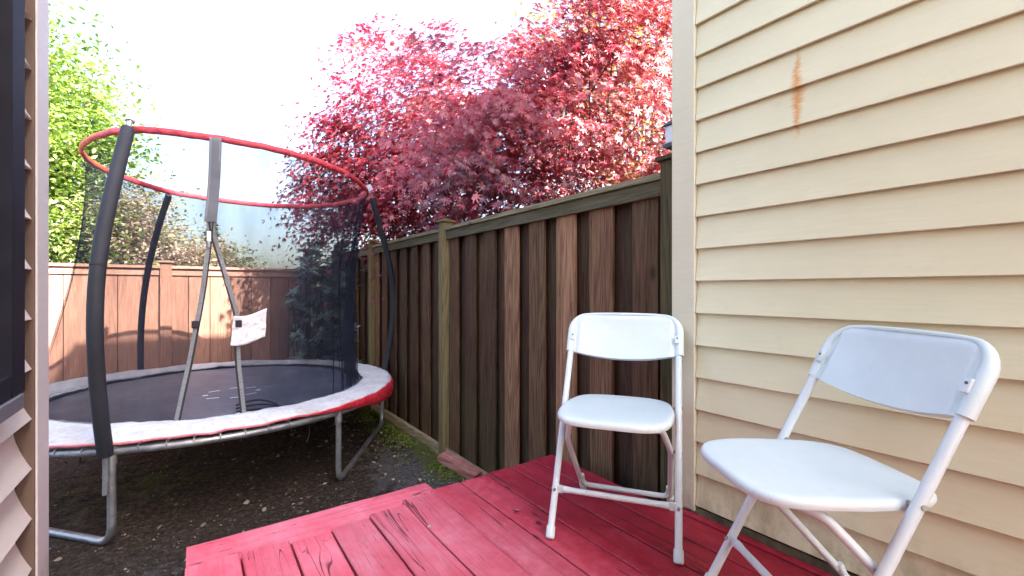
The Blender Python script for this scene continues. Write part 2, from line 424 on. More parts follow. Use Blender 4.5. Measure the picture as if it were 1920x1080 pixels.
fence_far()

# ------------------------------------------------------------ deck
DZ = CZ-.90
def paint_mat(name, along):
    k = NM(name); r = k.rnd()
    off = k.n('ShaderNodeCombineXYZ'); k.l(k.math('MULTIPLY', r, 31.0), off.inputs[0]); k.l(k.math('MULTIPLY', r, 57.0), off.inputs[1])
    S = (1, .05, 1) if along == 'y' else (.05, 1, 1)
    v = k.coord(S, offs=off.outputs[0])
    g = k.noise(v, 55, 5, .65, .5); cr = k.math('ADD', .34, k.math('MULTIPLY', k.math('ABSOLUTE', k.math('SUBTRACT', k.noise(v, 9, 3, .5, 1.6), .5)), k.ramp(k.noise(k.coord(offs=off.outputs[0]), 1.7, 2), [(.40, 8.0), (.55, .9)])))
    big = k.noise(k.coord((1, .5, 1), offs=off.outputs[0]), 4.0, 7, .68)
    big2 = k.noise(k.coord((1, 1, 1)), 30, 6, .7)
    c = k.ramp(big, [(.35, (.23, .003, .012)), (.55, (.31, .010, .026)), (.75, (.40, .04, .065))])
    P = k.xyz()
    # skylight on the open side put into the paint, paler away from the wall
    skylit = k.math('MULTIPLY', k.math('SUBTRACT', 1.22, P[0]), 1.9, clamp=True)
    skylit = k.math('ADD', skylit, k.math('MULTIPLY', k.math('SUBTRACT', big2, .5), .9), clamp=True)
    pale = k.ramp(big, [(.33, (.70, .075, .12)), (.60, (.76, .19, .25)), (.80, (.76, .36, .42))])
    c = k.mix(k.math('MULTIPLY', skylit, .9), c, pale)
    c = k.mix(k.ramp(g, [(.38, .22), (.55, 0.0)]), c, (.22, .01, .02))
    crack = k.ramp(cr, [(.342, 1.0), (.350, 0.0)])
    c = k.mix(k.math('MULTIPLY', crack, .9), c, (.035, .006, .008))
    chip = k.ramp(k.noise(k.coord((1, .4, 1)), 26, 7, .8), [(.655, 0.0), (.67, .8)]); c = k.mix(chip, c, (.20, .13, .10))
    spk = k.ramp(k.noise(k.coord(), 90, 3, .6), [(.70, 0.0), (.76, .55)])
    c = k.mix(spk, c, (.50, .30, .28))
    tone = k.ramp(k.rnd(), [(0, .85), (1, 1.12)]); c = k.mix(1.0, c, tone, 'MULTIPLY')
    h = k.math('SUBTRACT', k.math('MULTIPLY', g, .5), k.math('MULTIPLY', crack, 1.5))
    k.bump(h, .55, .004)
    return k.fin(c, k.math('ADD', .42, k.math('MULTIPLY', big2, .3)), 0, .4)
PAINT = paint_mat('red_deck_paint', 'y'); PAINTX = paint_mat('red_deck_paint_edge', 'x')
dk = empty('deck', (.8, 1.0, 0), label='weathered red painted board deck under the two white chairs', cat='deck')
def BD(mb, n, mt, **k):
    o = mb.build(n, mt, None, **k); o.parent = dk; o.matrix_parent_inverse = Matrix.Translation((.8, 1.0, 0)).inverted(); return o
edges = [-.03, .13, .28, .42, .5675, .72, .87, 1.02, 1.167, 1.317, 1.467, 1.612]
ends = [1.80, 1.795, 1.775, 1.79, 1.80, 1.825, 1.875, 1.868, 1.885, 1.89, 1.895]
for i in range(len(edges)-1):
    a, b = edges[i]+.0035, edges[i+1]-.0035
    if i == 6: b += .002
    y0, y1 = -2.6, ends[i]+random.uniform(-.006, .006)
    dz = random.uniform(-.003, .003)+(.004 if i in (4, 5) else 0)
    n = 36; vs = []; wx = .0025 if i > 5 else .0045
    for q in range(n+1):
        y = y0+(y1-y0)*q/n
        e1 = wx*mnoise.noise(Vector((y*3.1, i*7.1, 0))); e2 = wx*mnoise.noise(Vector((y*3.1, i*9.3, 5)))
        cup = .0016*mnoise.noise(Vector((y*2, i*3.3, 9)))
        skew = .012*(random.random()-.5) if q == n else 0
        for xx, zz in ((a+e1, DZ-.038), (a+e1, DZ+dz-.004), (a+e1+.004, DZ+dz), ((a+b)/2, DZ+dz+cup-.0005), (b+e2-.004, DZ+dz), (b+e2, DZ+dz-.004), (b+e2, DZ-.038)):
            vs.append((xx, y+skew, zz))
    fs = [];
    for q in range(n):
        for e in range(7):
            p = q*7+e; s_ = q*7+(e+1) % 7; fs.append((p, p+7, s_+7, s_))
    fs += [tuple(range(7)), tuple(range(n*7+6, n*7-1, -1))]
    m = MB(); m.add(vs, fs, random.random())
    BD(m, 'board', PAINT, ang=30)
# cross board at the yard end (a little lower), trims and framing
m = MB(); n = 30; vs = []
for q in range(n+1):
    x = -.024+(.90+.024)*q/n
    e1 = .004*mnoise.noise(Vector((x*4, 1, 0))); e2 = .006*mnoise.noise(Vector((x*5, 8, 0)))
    for yy, zz in ((1.80, DZ-.06), (1.80, DZ-.018), (1.90, DZ-.0175), (1.995+e2, DZ-.019), (2.0+e2, DZ-.026), (2.0+e2, DZ-.06)):
        vs.append((x, yy-.01*(1-q/n), zz))
fs = [(q*6+e, q*6+(e+1) % 6, (q+1)*6+(e+1) % 6, (q+1)*6+e) for q in range(n) for e in range(6)]+[(5, 4, 3, 2, 1, 0), tuple(n*6+e for e in range(6))]
m.add(vs, fs, .8); BD(m, 'edge_board', PAINTX, ang=30)
m = MB(); m.box((-.02, 1.755, .0), (.90, 1.79, DZ-.0605), .3); m.box((-.02, -2.6, .05), (.02, 1.754, DZ-.039), .3); m.box((.903, 1.80, .0), (1.60, 1.84, DZ-.039), .3)
m.box((1.565, -2.6, .05), (1.602, 1.799, DZ-.039), .3)
for yy in (-2, -1.5, -1, -.5, 0, .5, 1.0, 1.4): m.box((.0205, yy, .2), (1.564, yy+.04, DZ-.039), .3)
m.box((-.02, 1.85, .0), (.9, 1.985, DZ-.0605), .3)
BD(m, 'frame', simple('red_frame', (.25, .03, .035), .7, bump=.4), smooth=False)
# trim strip between deck and wall
m = MB(); m.box((1.6125, -2.6, DZ-.04), (1.646, 1.13, DZ+.004), .3); BD(m, 'wall_strip', PAINT, smooth=False, bevel=.003)

# ------------------------------------------------------------ folding chairs
PLA = NM('white_plastic'); _n = PLA.noise(PLA.coord(), 6, 6, .7)
_c = PLA.ramp(_n, [(.3, (.56, .635, .645)), (.7, (.63, .705, .715))])
_s = PLA.noise(PLA.coord((1, 3, 1)), 24, 6, .75, 1)
_c = PLA.mix(PLA.ramp(_s, [(.60, 0.0), (.72, .5)]), _c, (.42, .44, .46)); PLA.bump(PLA.noise(PLA.coord(), 350, 2), .12, .0006)
PLAM = PLA.fin(_c, .38, 0, .5)
TUB = NM('white_enamelled_tube'); _n = TUB.noise(TUB.coord(), 45, 5, .75)
_c = TUB.mix(TUB.ramp(_n, [(.66, 0.0), (.72, .8)]), (.60, .66, .68), (.34, .22, .17)); TUBM = TUB.fin(_c, .33, 0, .5)
RIV = simple('rivet_steel', (.35, .33, .32), .35, .9)
SCR = simple('screw_dark', (.08, .08, .09), .4, .6)
WT = .2185; SL = .53
def arc_pts(a, b, c, r, n=5):
    """fillet at b"""
    a, b, c = Vector(a), Vector(b), Vector(c); u = (a-b).normalized(); v = (c-b).normalized()
    return [(b+u*r)*(1-t)**2+b*2*t*(1-t)+(b+v*r)*t*t for t in [i/n for i in range(n+1)]]
def make_chair(name, label, loc, rz):
    root = empty(name, loc, rz, label=label, cat='folding chair', group='white folding chairs on the deck')
    def fp(x, z): return Vector((x, SL*z, z))
    # continuous front frame
    for s in (-1, 1):
        m = MB(); m.tube([fp(s*WT, .012), fp(s*WT, .36), fp(s*WT*1.0, .70)], .0125, 14); m.build('front_leg', TUBM, root)
        m = MB(); m.tube([fp(s*WT, .0), fp(s*WT, .004), fp(s*WT, .034), fp(s*WT, .038)], [.013, .0165, .0165, .0145], 14); m.build('foot_cap', PLAM, root)
    # cross bar with flattened ends
    zb = .15; L = [fp(-WT, zb), fp(-WT*.86, zb), fp(-WT*.7, zb), fp(WT*.7, zb), fp(WT*.86, zb), fp(WT, zb)]
    L = [p+Vector((0, -.012 if i in (0, 5) else 0, 0)) for i, p in enumerate(L)]
    m = MB()
    m.tube(L[1:5], [.013, .0105, .0105, .013], 12)
    for s, (p, q) in ((-1, (L[0], L[1])), (1, (L[5], L[4]))):
        m.box((min(p.x, q.x), q.y-.006, q.z-.014), (max(p.x, q.x)+.0, q.y+.003, q.z+.014))
    m.build('cross_bar', TUBM, root, bevel=.002)
    # rear U frame
    piv = lambda s: Vector((s*(WT-.026), SL*.31+.004, .31))
    foot = lambda s: Vector((s*(WT-.034), .435, .018)); top = lambda s: Vector((s*.125, .03, .425)); sh = lambda s: Vector((s*.165, .085, .405))
    m = MB(); rr = .011
    pts = [top(-1)]+arc_pts(top(-1), sh(-1)+Vector((-.0, 0, 0)), piv(-1), .02, 4)+arc_pts(sh(-1), piv(-1), foot(-1), .03, 5)
    low = foot(-1)+(piv(-1)-foot(-1)).normalized()*.07
    pts += [low]
    m.tube(pts, rr, 12)
    pts2 = [Vector((-p.x, p.y, p.z)) for p in pts]; m.tube(pts2, rr, 12)
    for s in (-1, 1): m.tube([Vector((s*abs(low.x), low.y, low.z)), foot(s)], rr, 12)
    c0 = low+Vector((0, -.004, .0)); cor = foot(-1)+Vector((0.004, -.03, .022))
    m.tube([c0+Vector((.006, 0, .02))]+arc_pts(c0+Vector((.006, 0, .02)), cor+Vector((.004, 0, 0)), Vector((0, cor.y, cor.z)), .03, 5)+
           arc_pts(Vector((0, cor.y, cor.z)), Vector((-cor.x-.004, cor.y, cor.z)), Vector((-c0.x-.006, c0.y, c0.z+.02)), .03, 5)+[Vector((-c0.x-.006, c0.y, c0.z+.02))], rr*.95, 12)
    m.build('rear_leg_frame', TUBM, root)
    for s in (-1, 1):
        m = MB(); f = foot(s); d = (f-piv(s)).normalized(); m.tube([f-d*.028, f-d*.024, f+d*.012, f+d*.016], [.0125, .0145, .0145, .012], 12); m.build('foot_cap', PLAM, root)
    # rivets
    m = MB()
    for s in (-1, 1):
        for z in (.15, .31, .455): 
            p = fp(s*WT, z); m = MB(); m.tube([p+Vector((s*.0145, 0, 0)), (piv(s) if z == .31 else p)], [.005, .005], 10) if z != .455 else m.tube([p+Vector((s*.0145, 0, 0)), Vector((s*(WT-.03), p.y, .447))], .006, 8)
            m.build('rivet', RIV, root)
        p = fp(s*WT, .15); m = MB(); m.tube([p+Vector((0, -.009, 0)), p+Vector((0, -.021, 0))], [.006, .004], 10); m.build('rivet', RIV, root)
    # seat: rounded dished panel with a turned-down rim
    def outline(t, k=1.0):
        c, s = math.cos(t), math.sin(t); n = 2/(3.9 if s < 0 else 4.6)
        x = abs(c)**n*(1 if c > 0 else -1); y = abs(s)**n*(1 if s > 0 else -1)
        wx = .205-.016*max(0, y)-.004*max(0, -y)
        return x*wx*k, .150+y*.215*k
    def seatz(x, y, k):
        q = (y-.150)/.215
        return .462-.010*(1-k**2)*(1-.3*abs(q))-.006*q-.012*max(0, -q)**3-.004*(x/.2)**2
    N = 72; rings = []
    ks = [(.0, 0), (.3, 0), (.55, 0), (.75, 0), (.88, 0), (.955, .0), (.985, -.003), (1.0, -.010), (1.0, -.017), (.99, -.023), (.97, -.024), (.965, -.018), (.90, -.015), (.5, -.018), (0, -.019)]
    vs = []; fs = []
    for k_, dz in ks:
        for i in range(N):
            x, y = outline(2*math.pi*i/N, k_ if k_ > .01 else .01); vs.append((x, y, seatz(x, y, min(k_, 1))+dz))
    for a in range(len(ks)-1):
        for i in range(N):
            j = (i+1) % N; fs.append((a*N+i, (a+1)*N+i, (a+1)*N+j, a*N+j))
    fs.append(tuple(range(N))); fs.append(tuple((len(ks)-1)*N+i for i in range(N-1, -1, -1)))
    m = MB(); m.add(vs, fs, .5); m.build('seat', PLAM, root, ang=50)
    # backrest: moulded shell, thick rounded rim that grips the tubes, hollow panel
    ax = Vector((0, SL, 1)).normalized(); nr = Vector((0, -1, SL)).normalized()   # along tube, out of the front
    base = Vector((0, SL*.66, .66)); Lb = .165
    W2 = WT+.006
    def bp(x, h, off): return base+ax*h+nr*off+Vector((x, 0, 0))
    m = MB()
    path = [(-W2+.003, -.028), (-W2+.002, .02), (-W2+.002, .075)]
    for i in range(1, 8):
        t = i/8*math.pi/2; path.append((-W2+.002+.072*(1-math.cos(t)), .075+.072*math.sin(t)))
    path += [(-.12, .149), (-.06, .1505)]
    full = path+[(0, .151)]+[(-x, h) for x, h in path[::-1]]
    m.tube([bp(x, h, 0) for x, h in full], [.0165]*3+[.0165-.0095*min(1, (i+1)/7, (len(full)-6-i)/7) for i in range(len(full)-6)]+[.0165]*3, 14)
    # fix the taper to be symmetric by a thin shell over the top
    def top_h(x):
        ax_ = abs(x); e = W2-.072
        return .149 if ax_ < e else .075+.072*math.sqrt(max(0, 1-((ax_-e)/.0722)**2))
    def panel(u, v, off):
        x = (u*2-1)*(W2-.004); s = abs(x)/W2
        hb = -.026-.022*(1-s**2.2); ht = top_h(x)-.002
        h = hb+(ht-hb)*v
        dish = -.024*(1-s**2)**.8*(1-.75*v**3)
        edge = -.0 
        if off > 0: e = max(0, min(1, (.885-s)/.05)); off += .007*e*e*(3-2*e)*min(1, (1-v)*12)
        return bp(x, h, dish+off)
    vs = []; fs = []; nu, nv = 80, 20
    for off in (.007, -.005):
        for i in range(nu+1):
            for j in range(nv+1):
                vs.append(panel(i/nu, j/nv, off))
    S = (nu+1)*(nv+1); Q = lambda i, j: i*(nv+1)+j
    for i in range(nu):
        for j in range(nv):
            fs.append((Q(i, j), Q(i+1, j), Q(i+1, j+1), Q(i, j+1))); fs.append((S+Q(i, j), S+Q(i, j+1), S+Q(i+1, j+1), S+Q(i+1, j)))
        fs.append((Q(i, 0), S+Q(i, 0), S+Q(i+1, 0), Q(i+1, 0))); fs.append((Q(i, nv), Q(i+1, nv), S+Q(i+1, nv), S+Q(i, nv)))
    m.add(vs, fs, .5)
    br = m.build('backrest', PLAM, root, ang=60)
    for s in (-1, 1):
        m = MB()
        c = bp(s*(W2-.012), .035, .017); m.box((-.009, -.004, -.017), (.009, .004, .017), M=Matrix.Translation(c) @ Matrix.Rotation(-math.atan(SL), 4, 'X'))
        o = m.build('screw_boss', PLAM, root, bevel=.003); o.parent = br
        m = MB(); c = bp(s*(W2-.012), .040, .0205); m.tube([c, c+nr*.0025], [.0035, .003], 10)
        o = m.build('screw', SCR, root); o.parent = br
    return root
make_chair('folding_chair', 'white folding chair standing in front of the brown fence', (1.174, 1.074, DZ+.002), R(-55.5))
make_chair('folding_chair', 'nearer white folding chair set side on against the cream siding', (1.138, .592, DZ+.002), R(-123.2))

# ------------------------------------------------------------ trampoline
TC = Vector((.13, 4.83)); TR = 1.51; RZ = CZ-.90
RC = Vector((.34, 4.73)); RR = 1.055; RH = CZ+1.0
STEEL = NM('galvanised_steel'); _n = STEEL.noise(STEEL.coord(), 14, 6, .7)
STM = STEEL.fin(STEEL.ramp(_n, [(.35, (.24, .25, .28)), (.6, (.42, .43, .47)), (.72, (.30, .20, .14))]), STEEL.ramp(_n, [(.3, .3), (.7, .6)]), .75)
def tp(c, r, deg, z): return Vector((c[0]+r*math.cos(R(deg)), c[1]+r*math.sin(R(deg)), z))
tr = empty('trampoline', (TC.x, TC.y, 0), label='round net enclosed trampoline with a faded white pad and red top ring', cat='trampoline')
def BT(mb, n, mt, par=None, **k):
    o = mb.build(n, mt, None, **k); o.parent = par or tr; o.matrix_parent_inverse = Matrix.Identity(4) if par else Matrix.Translation((TC.x, TC.y, 0)).inverted(); return o
m = MB(); m.tube([tp(TC, TR, a, RZ-.016) for a in range(0, 360, 5)], .024, 12, closed=True); BT(m, 'frame', STM)
for i, (a, b) in enumerate(((250, 192), (300, 356), (72, 128))):
    ga, gb = ground_h(*tp(TC, TR, a, 0)[:2])+.022, ground_h(*tp(TC, TR, b, 0)[:2])+.022
    A0, B0 = tp(TC, TR, a, RZ), tp(TC, TR, b, RZ); A1, B1 = tp(TC, TR, a, ga), tp(TC, TR, b, gb)
    m = MB(); m.tube([A0]+arc_pts(A0, A1, B1, .10, 6)+arc_pts(A1, B1, B0, .10, 6)+[B0], .021, 12)
    for q in (A0, B0): m.tube([q+Vector((0, 0, -.09)), q+Vector((0, 0, .015))], .027, 12)
    BT(m, 'leg', STM)
# springs under the pad
m = MB()
for a in range(0, 360, 5):
    m.tube([tp(TC, TR-.01, a, RZ+.012), tp(TC, 1.32, a, RZ+.015)], .008, 6)
    m.tube([tp(TC, TR+.012, a, RZ-.026), tp(TC, TR+.024, a, RZ-.0), tp(TC, TR+.006, a, RZ+.022)], .0045, 6)
sp = BT(m, 'springs', STM); sp['kind'] = 'stuff'
# mat
k = NM('woven_mat'); n1 = k.noise(k.coord(), 3.2, 7, .65, .4); n2 = k.noise(k.coord(), 160, 3, .6); n3 = k.noise(k.coord((1, 2.4, 1)), 26, 5, .7)
c = k.ramp(n1, [(.3, (.045, .05, .075)), (.6, (.085, .09, .125)), (.75, (.15, .15, .18))]); c = k.mix(k.ramp(n3, [(.60, 0.0), (.68, .6)]), c, (.24, .23, .23))
k.bump(n2, .3, .001); MATM = k.fin(c, .55, 0, .4)
m = MB()
m.grid(lambda u, v: Vector((TC.x+1.33*v*math.cos(2*math.pi*u), TC.y+1.33*v*math.sin(2*math.pi*u), RZ+.018-.03*(1-v*v))), 72, 14, closed=True, r=.5)
BT(m, 'mat', MATM, ang=80)
WH = simple('faded_print', (.62, .62, .66), .6)
def dash(u, v, L, W, a):
    d = (CZ-(RZ+.0))*F/(v-544); p = at(u, v, d); z = RZ+.02-.03*(1-((p.x-TC.x)**2+(p.y-TC.y)**2)/1.77)
    M = Matrix.Translation((p.x, p.y, z+.0015)) @ Matrix.Rotation(R(a), 4, 'Z')
    m = MB(); m.box((-L/2, -W/2, 0), (L/2, W/2, .001), M=M); BT(m, 'printed_mark', WH, smooth=False)
for a_ in ((402, 732, .09, .02, 20), (385, 740, .04, .035, 0), (399, 745, .09, .02, -10), (438, 726, .06, .018, 10), (470, 725, .08, .018, 0), (484, 730, .04, .035, 30), (471, 737, .09, .018, 25), (440, 744, .07, .018, 0), (455, 776, .08, .03, 5)): dash(*a_)
# pad
def pin(deg):
    return 1.19+.10*math.cos(R(deg-20))+.022*mnoise.noise(Vector((math.cos(R(deg))*4, math.sin(R(deg))*4, 2)))+.012*mnoise.noise(Vector((math.cos(R(deg))*11, math.sin(R(deg))*11, 5)))
def padz(deg, t):
    x, y = math.cos(R(deg)), math.sin(R(deg))
    return RZ+.050+.016*mnoise.noise(Vector((x*5, y*5, t*2)))+.007*mnoise.noise(Vector((x*17, y*17, t*4)))-.018*(1-t)**2-.012*t**4
k = NM('faded_pad'); n1 = k.noise(k.coord(), 5, 7, .65); n2 = k.noise(k.coord(), 30, 5, .75)
c = k.ramp(n1, [(.35, (.52, .53, .58)), (.6, (.66, .66, .69)), (.75, (.74, .73, .74))])
c = k.mix(k.ramp(n2, [(.50, 0.0), (.75, .75)]), c, (.25, .22, .18)); c = k.mix(k.ramp(k.noise(k.coord(), 2.3, 6, .7), [(.52, 0.0), (.68, .5)]), c, (.36, .31, .25)); PADM = k.fin(c, .65, 0, .3); k.bump(k.noise(k.coord(), 14, 5, .6), .5, .012)
m = MB(); NP = 240
m.grid(lambda u, v: (lambda d: Vector((TC.x+(pin(d)+(TR+.028-pin(d))*v)*math.cos(R(d)), TC.y+(pin(d)+(TR+.028-pin(d))*v)*math.sin(R(d)), padz(d, v))))(u*360), NP, 8, closed=True, r=.5)
BT(m, 'safety_pad', PADM, ang=80, solid=.014)
m = MB(); m.tube([tp(TC, pin(d)-.004, d, padz(d, 0)-.012) for d in np.arange(0, 360, 1.5)], .011, 6, closed=True); BT(m, 'pad_hem', simple('black_hem', (.02, .02, .03), .7))
# red skirt, deep on the right and a thin edge along the front
def skirt_h(d):
    d = d % 360
    s = max(0, 1-abs(((d-335+180) % 360)-180)/48)
    return .014+.126*(s*s*(3-2*s))
k = NM('red_skirt'); n1 = k.noise(k.coord(), 22, 5, .6)
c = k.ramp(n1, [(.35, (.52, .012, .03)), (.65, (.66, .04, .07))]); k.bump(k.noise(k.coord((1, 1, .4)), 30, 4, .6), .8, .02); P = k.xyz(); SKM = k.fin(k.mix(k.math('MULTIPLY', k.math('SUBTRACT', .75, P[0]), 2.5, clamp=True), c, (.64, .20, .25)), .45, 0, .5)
k = NM('pink_trim'); PKM = k.fin(k.ramp(k.noise(k.coord(), 30, 4), [(.3, (.55, .10, .15)), (.7, (.68, .22, .27))]), .6)
m = MB()
def sk(u, v):
    d = u*360; h = skirt_h(d); wv = .010*mnoise.noise(Vector((math.cos(R(d))*14, math.sin(R(d))*14, v*2)))+.004*mnoise.noise(Vector((math.cos(R(d))*40, math.sin(R(d))*40, v*3)))
    r = TR+.029+.016*math.sin(math.pi*min(1, v*1.0))*(h/.1)+wv*v*(h/.07)
    return Vector((TC.x+r*math.cos(R(d)), TC.y+r*math.sin(R(d)), padz(d, 1)+.004-h*v))
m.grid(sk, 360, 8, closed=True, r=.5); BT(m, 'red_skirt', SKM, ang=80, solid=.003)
# ring
def ring_b(d): return -.015+sum(.06*math.exp(-(((d-q+180) % 360-180)/16)**2) for q in (233, 353, 118))
def ring_z(d): return RH+.055*math.cos(R(d-222))
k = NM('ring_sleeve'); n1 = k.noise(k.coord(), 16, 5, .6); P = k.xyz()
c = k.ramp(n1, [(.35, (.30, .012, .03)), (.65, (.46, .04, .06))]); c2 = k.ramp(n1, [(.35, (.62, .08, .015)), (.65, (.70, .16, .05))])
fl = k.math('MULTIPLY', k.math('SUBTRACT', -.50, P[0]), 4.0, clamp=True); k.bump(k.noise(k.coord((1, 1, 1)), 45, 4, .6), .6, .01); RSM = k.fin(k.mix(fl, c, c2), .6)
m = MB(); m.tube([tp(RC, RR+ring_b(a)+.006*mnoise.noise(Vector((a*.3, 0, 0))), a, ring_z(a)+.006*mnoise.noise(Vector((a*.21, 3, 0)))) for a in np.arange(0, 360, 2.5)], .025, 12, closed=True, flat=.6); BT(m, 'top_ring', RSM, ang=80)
# poles
FOAM = NM('black_foam'); _n = FOAM.noise(FOAM.coord(), 60, 5, .7); FOAM.bump(_n, .4, .004)
FOM = FOAM.fin(FOAM.ramp(FOAM.noise(FOAM.coord(), 5, 5), [(.3, (.008, .009, .016)), (.7, (.018, .020, .032))]), .75)
FOAMB = simple('blue_black_foam', (.03, .034, .055), .7, bump=.3)
poles = []
def pole(deg, rdeg, prof, rad=.037, split=.47):
    A = tp(TC, TR+.03, deg, 0); B = tp(RC, RR+.075, rdeg, 0)
    out = Vector((math.cos(R(deg)), math.sin(R(deg)), 0))
    pts = []
    for t, bow in prof:
        z = (RZ-.03)+(ring_z(rdeg)+.065-(RZ-.03))*t
        pts.append(A.lerp(B, max(0, t)**2.2)*1.0+out*bow+Vector((0, 0, z)))
    m = MB(); m.tube([pts[0]-Vector((0, 0, .22))]+pts, .016, 10, smooth=5); po = BT(m, 'pole', STM)
    m = MB(); n = len(pts)
    # sample the smooth path for the sleeve
    m.tube(pts[:-1]+[pts[-1].lerp(pts[-2], .25)], [rad]*n, 14, smooth=6); BT(m, 'foam_sleeve', FOM, po)
    j = pts[4]; T = (pts[5]-pts[3]).normalized(); m = MB(); m.tube([j-T*.004, j+T*.004], rad+.002, 14); BT(m, 'sleeve_joint', simple('joint', (.01, .01, .012), .8), po)
    m = MB(); e = pts[-1]; d = (pts[-1]-pts[-2]).normalized(); m.tube([e-d*.03, e+d*.03, e+d*.045], [.026, .026, .018], 12); BT(m, 'cap', simple('cap_grey', (.5, .52, .58), .4), po)
    return pts
PROF = [(0, 0), (.12, .05), (.25, .095), (.38, .125), (.52, .13), (.66, .10), (.83, .045), (1.0, 0)]
pole(249.5, 233, PROF)
pole(358.5, 353, PROF, rad=.03)
pole(113, 118, [(a, b*.35) for a, b in PROF], rad=.029)
# net
def net_prof(t):      # t 0 top .. 1 bottom -> centre, radius, z
    z = RH-.02+(RZ+.02-(RH-.02))*t
    c = RC.lerp(TC, max(t, 0)**1.2); r = (RR-.01)*(1-t)+1.16*t-.075*math.sin(math.pi*min(1, max(t, 0))**.8)
    return c, r, z
def phiR(t):          # right edge of the door opening
    T = [(0, 258.3), (.30, 258.6), (.36, 260.3), (.45, 264), (.62, 270.5), (.82, 273.5), (1, 277)]
    for (a, p), (b, q) in zip(T[:-1], T[1:]):
        if t <= b: return p+(q-p)*(t-a)/(b-a)
    return T[-1][1]
def phiL(t): return 257.6+min(1, t/.5)*1.2+.8*math.sin(t*3)
def npt(ph, t):
    c, r, z = net_prof(t)
    g = math.exp(-((ph-345) % 360 if (ph-345) % 360 < 180 else (ph-345) % 360-360)**2/(2*30**2))
    r += .010*math.sin(R(ph)*24+3*t)*(.3+.7*abs(math.sin(math.pi*t)))+(.008+.034*t)*g*math.sin(R(ph)*46+4*t+2*math.sin(t*5))
    r += .035*t*t*math.cos(R(ph-5))+ring_b(ph)*(1-t)
    return Vector((c.x+r*math.cos(R(ph)), c.y+r*math.sin(R(ph)), z+(ring_z(ph)-RH)*(1-t)))
k = NM('enclosure_net'); tb = k.n('ShaderNodeBsdfTransparent'); df = k.n('ShaderNodeBsdfDiffuse'); mx = k.n('ShaderNodeMixShader')
df.inputs[0].default_value = (.018, .021, .034, 1)
nn = k.noise(k.coord((1, 1, .35)), 6, 4, .6)
k.l(k.ramp(nn, [(.35, .42), (.68, .54)]), mx.inputs[0]); k.l(tb.outputs[0], mx.inputs[1]); k.l(df.outputs[0], mx.inputs[2]); k.l(mx.outputs[0], k.o.inputs[0])
m = MB(); m.grid(lambda u, v: npt(phiR(v)+(phiL(v)+360-phiR(v))*u, v), 460, 30, r=.5); BT(m, 'net', k.m, ang=80)
# zip and door edge strips
k = NM('grey_webbing'); wn = k.noise(k.coord((1, 1, 6)), 30, 4, .6); ZIP = k.fin(k.ramp(wn, [(.3, (.12, .125, .14)), (.7, (.22, .23, .25))]), .7); k.bump(wn, .5, .004)
def strip(fn, w, n=60, name='door_strip', mat=ZIP, t0=0, t1=1, off=.012):
    m = MB(); vs = []; fs = []
    for i in range(n+1):
        t = t0+(t1-t0)*i/n; ph = fn(t); p = npt(ph, t); c, r, z = net_prof(t)
        o = Vector((math.cos(R(ph)), math.sin(R(ph)), 0)); tg = Vector((-o.y, o.x, 0))
        wv = .004*math.sin(t*30)
        for a, b in ((-w, off), (w, off), (w, off+.005), (-w, off+.005)): vs.append(p+tg*a+o*(b+wv))
    for i in range(n):
        for e in range(4): fs.append((i*4+e, i*4+(e+1) % 4, i*4+4+(e+1) % 4, i*4+4+e))
    fs += [(3, 2, 1, 0), tuple(n*4+e for e in range(4))]
    m.add(vs, fs, .5); return BT(m, name, mat, ang=40)
BLK = simple('black_tape', (.012, .012, .018), .7)
strip(lambda t: (phiL(t)+phiR(t))/2-.1, .036, 24, 'door_flap', simple('grey_flap', (.12, .125, .15), .6, bump=.4), -.012, .29, .02)
GB = simple('grey_flap_border', (.20, .205, .23), .7)
strip(lambda t: (phiL(t)+phiR(t))/2-1.55, .004, 24, 'flap_border', GB, -.01, .29, .022)
strip(lambda t: (phiL(t)+phiR(t))/2+1.35, .004, 24, 'flap_border', GB, -.01, .29, .022)
strip(lambda t: phiL(t)-.5, .013, t0=.27, t1=1.0)
strip(lambda t: phiR(t)+.6, .014, t0=.27, t1=1.0)
strip(lambda t: phiL(t)+.35, .006, t0=.27, t1=1.0, name='zip_tape', mat=BLK, off=.015)
strip(lambda t: phiR(t)-.25, .006, t0=.27, t1=1.0, name='zip_tape', mat=BLK, off=.015)
m = MB(); q = npt(258.4, .335); m.box((-.012, -.03, -.05), (.012, -.02, .02), M=Matrix.Translation(q)); m.tube([q+Vector((0, -.028, -.05)), q+Vector((0, -.028, -.09))], .007, 8); BT(m, 'zip_pull', simple('zip_metal', (.5, .5, .52), .4, .5))
for t, f in ((.66, phiL), (.66, phiR)):
    m = MB(); q = npt(f(t), t); m.box((-.02, -.035, -.025), (.02, -.02, .025), M=Matrix.Translation(q+Vector((-.02 if f is phiL else .02, 0, 0))))
    BT(m, 'strap_buckle', BLK, bevel=.004)
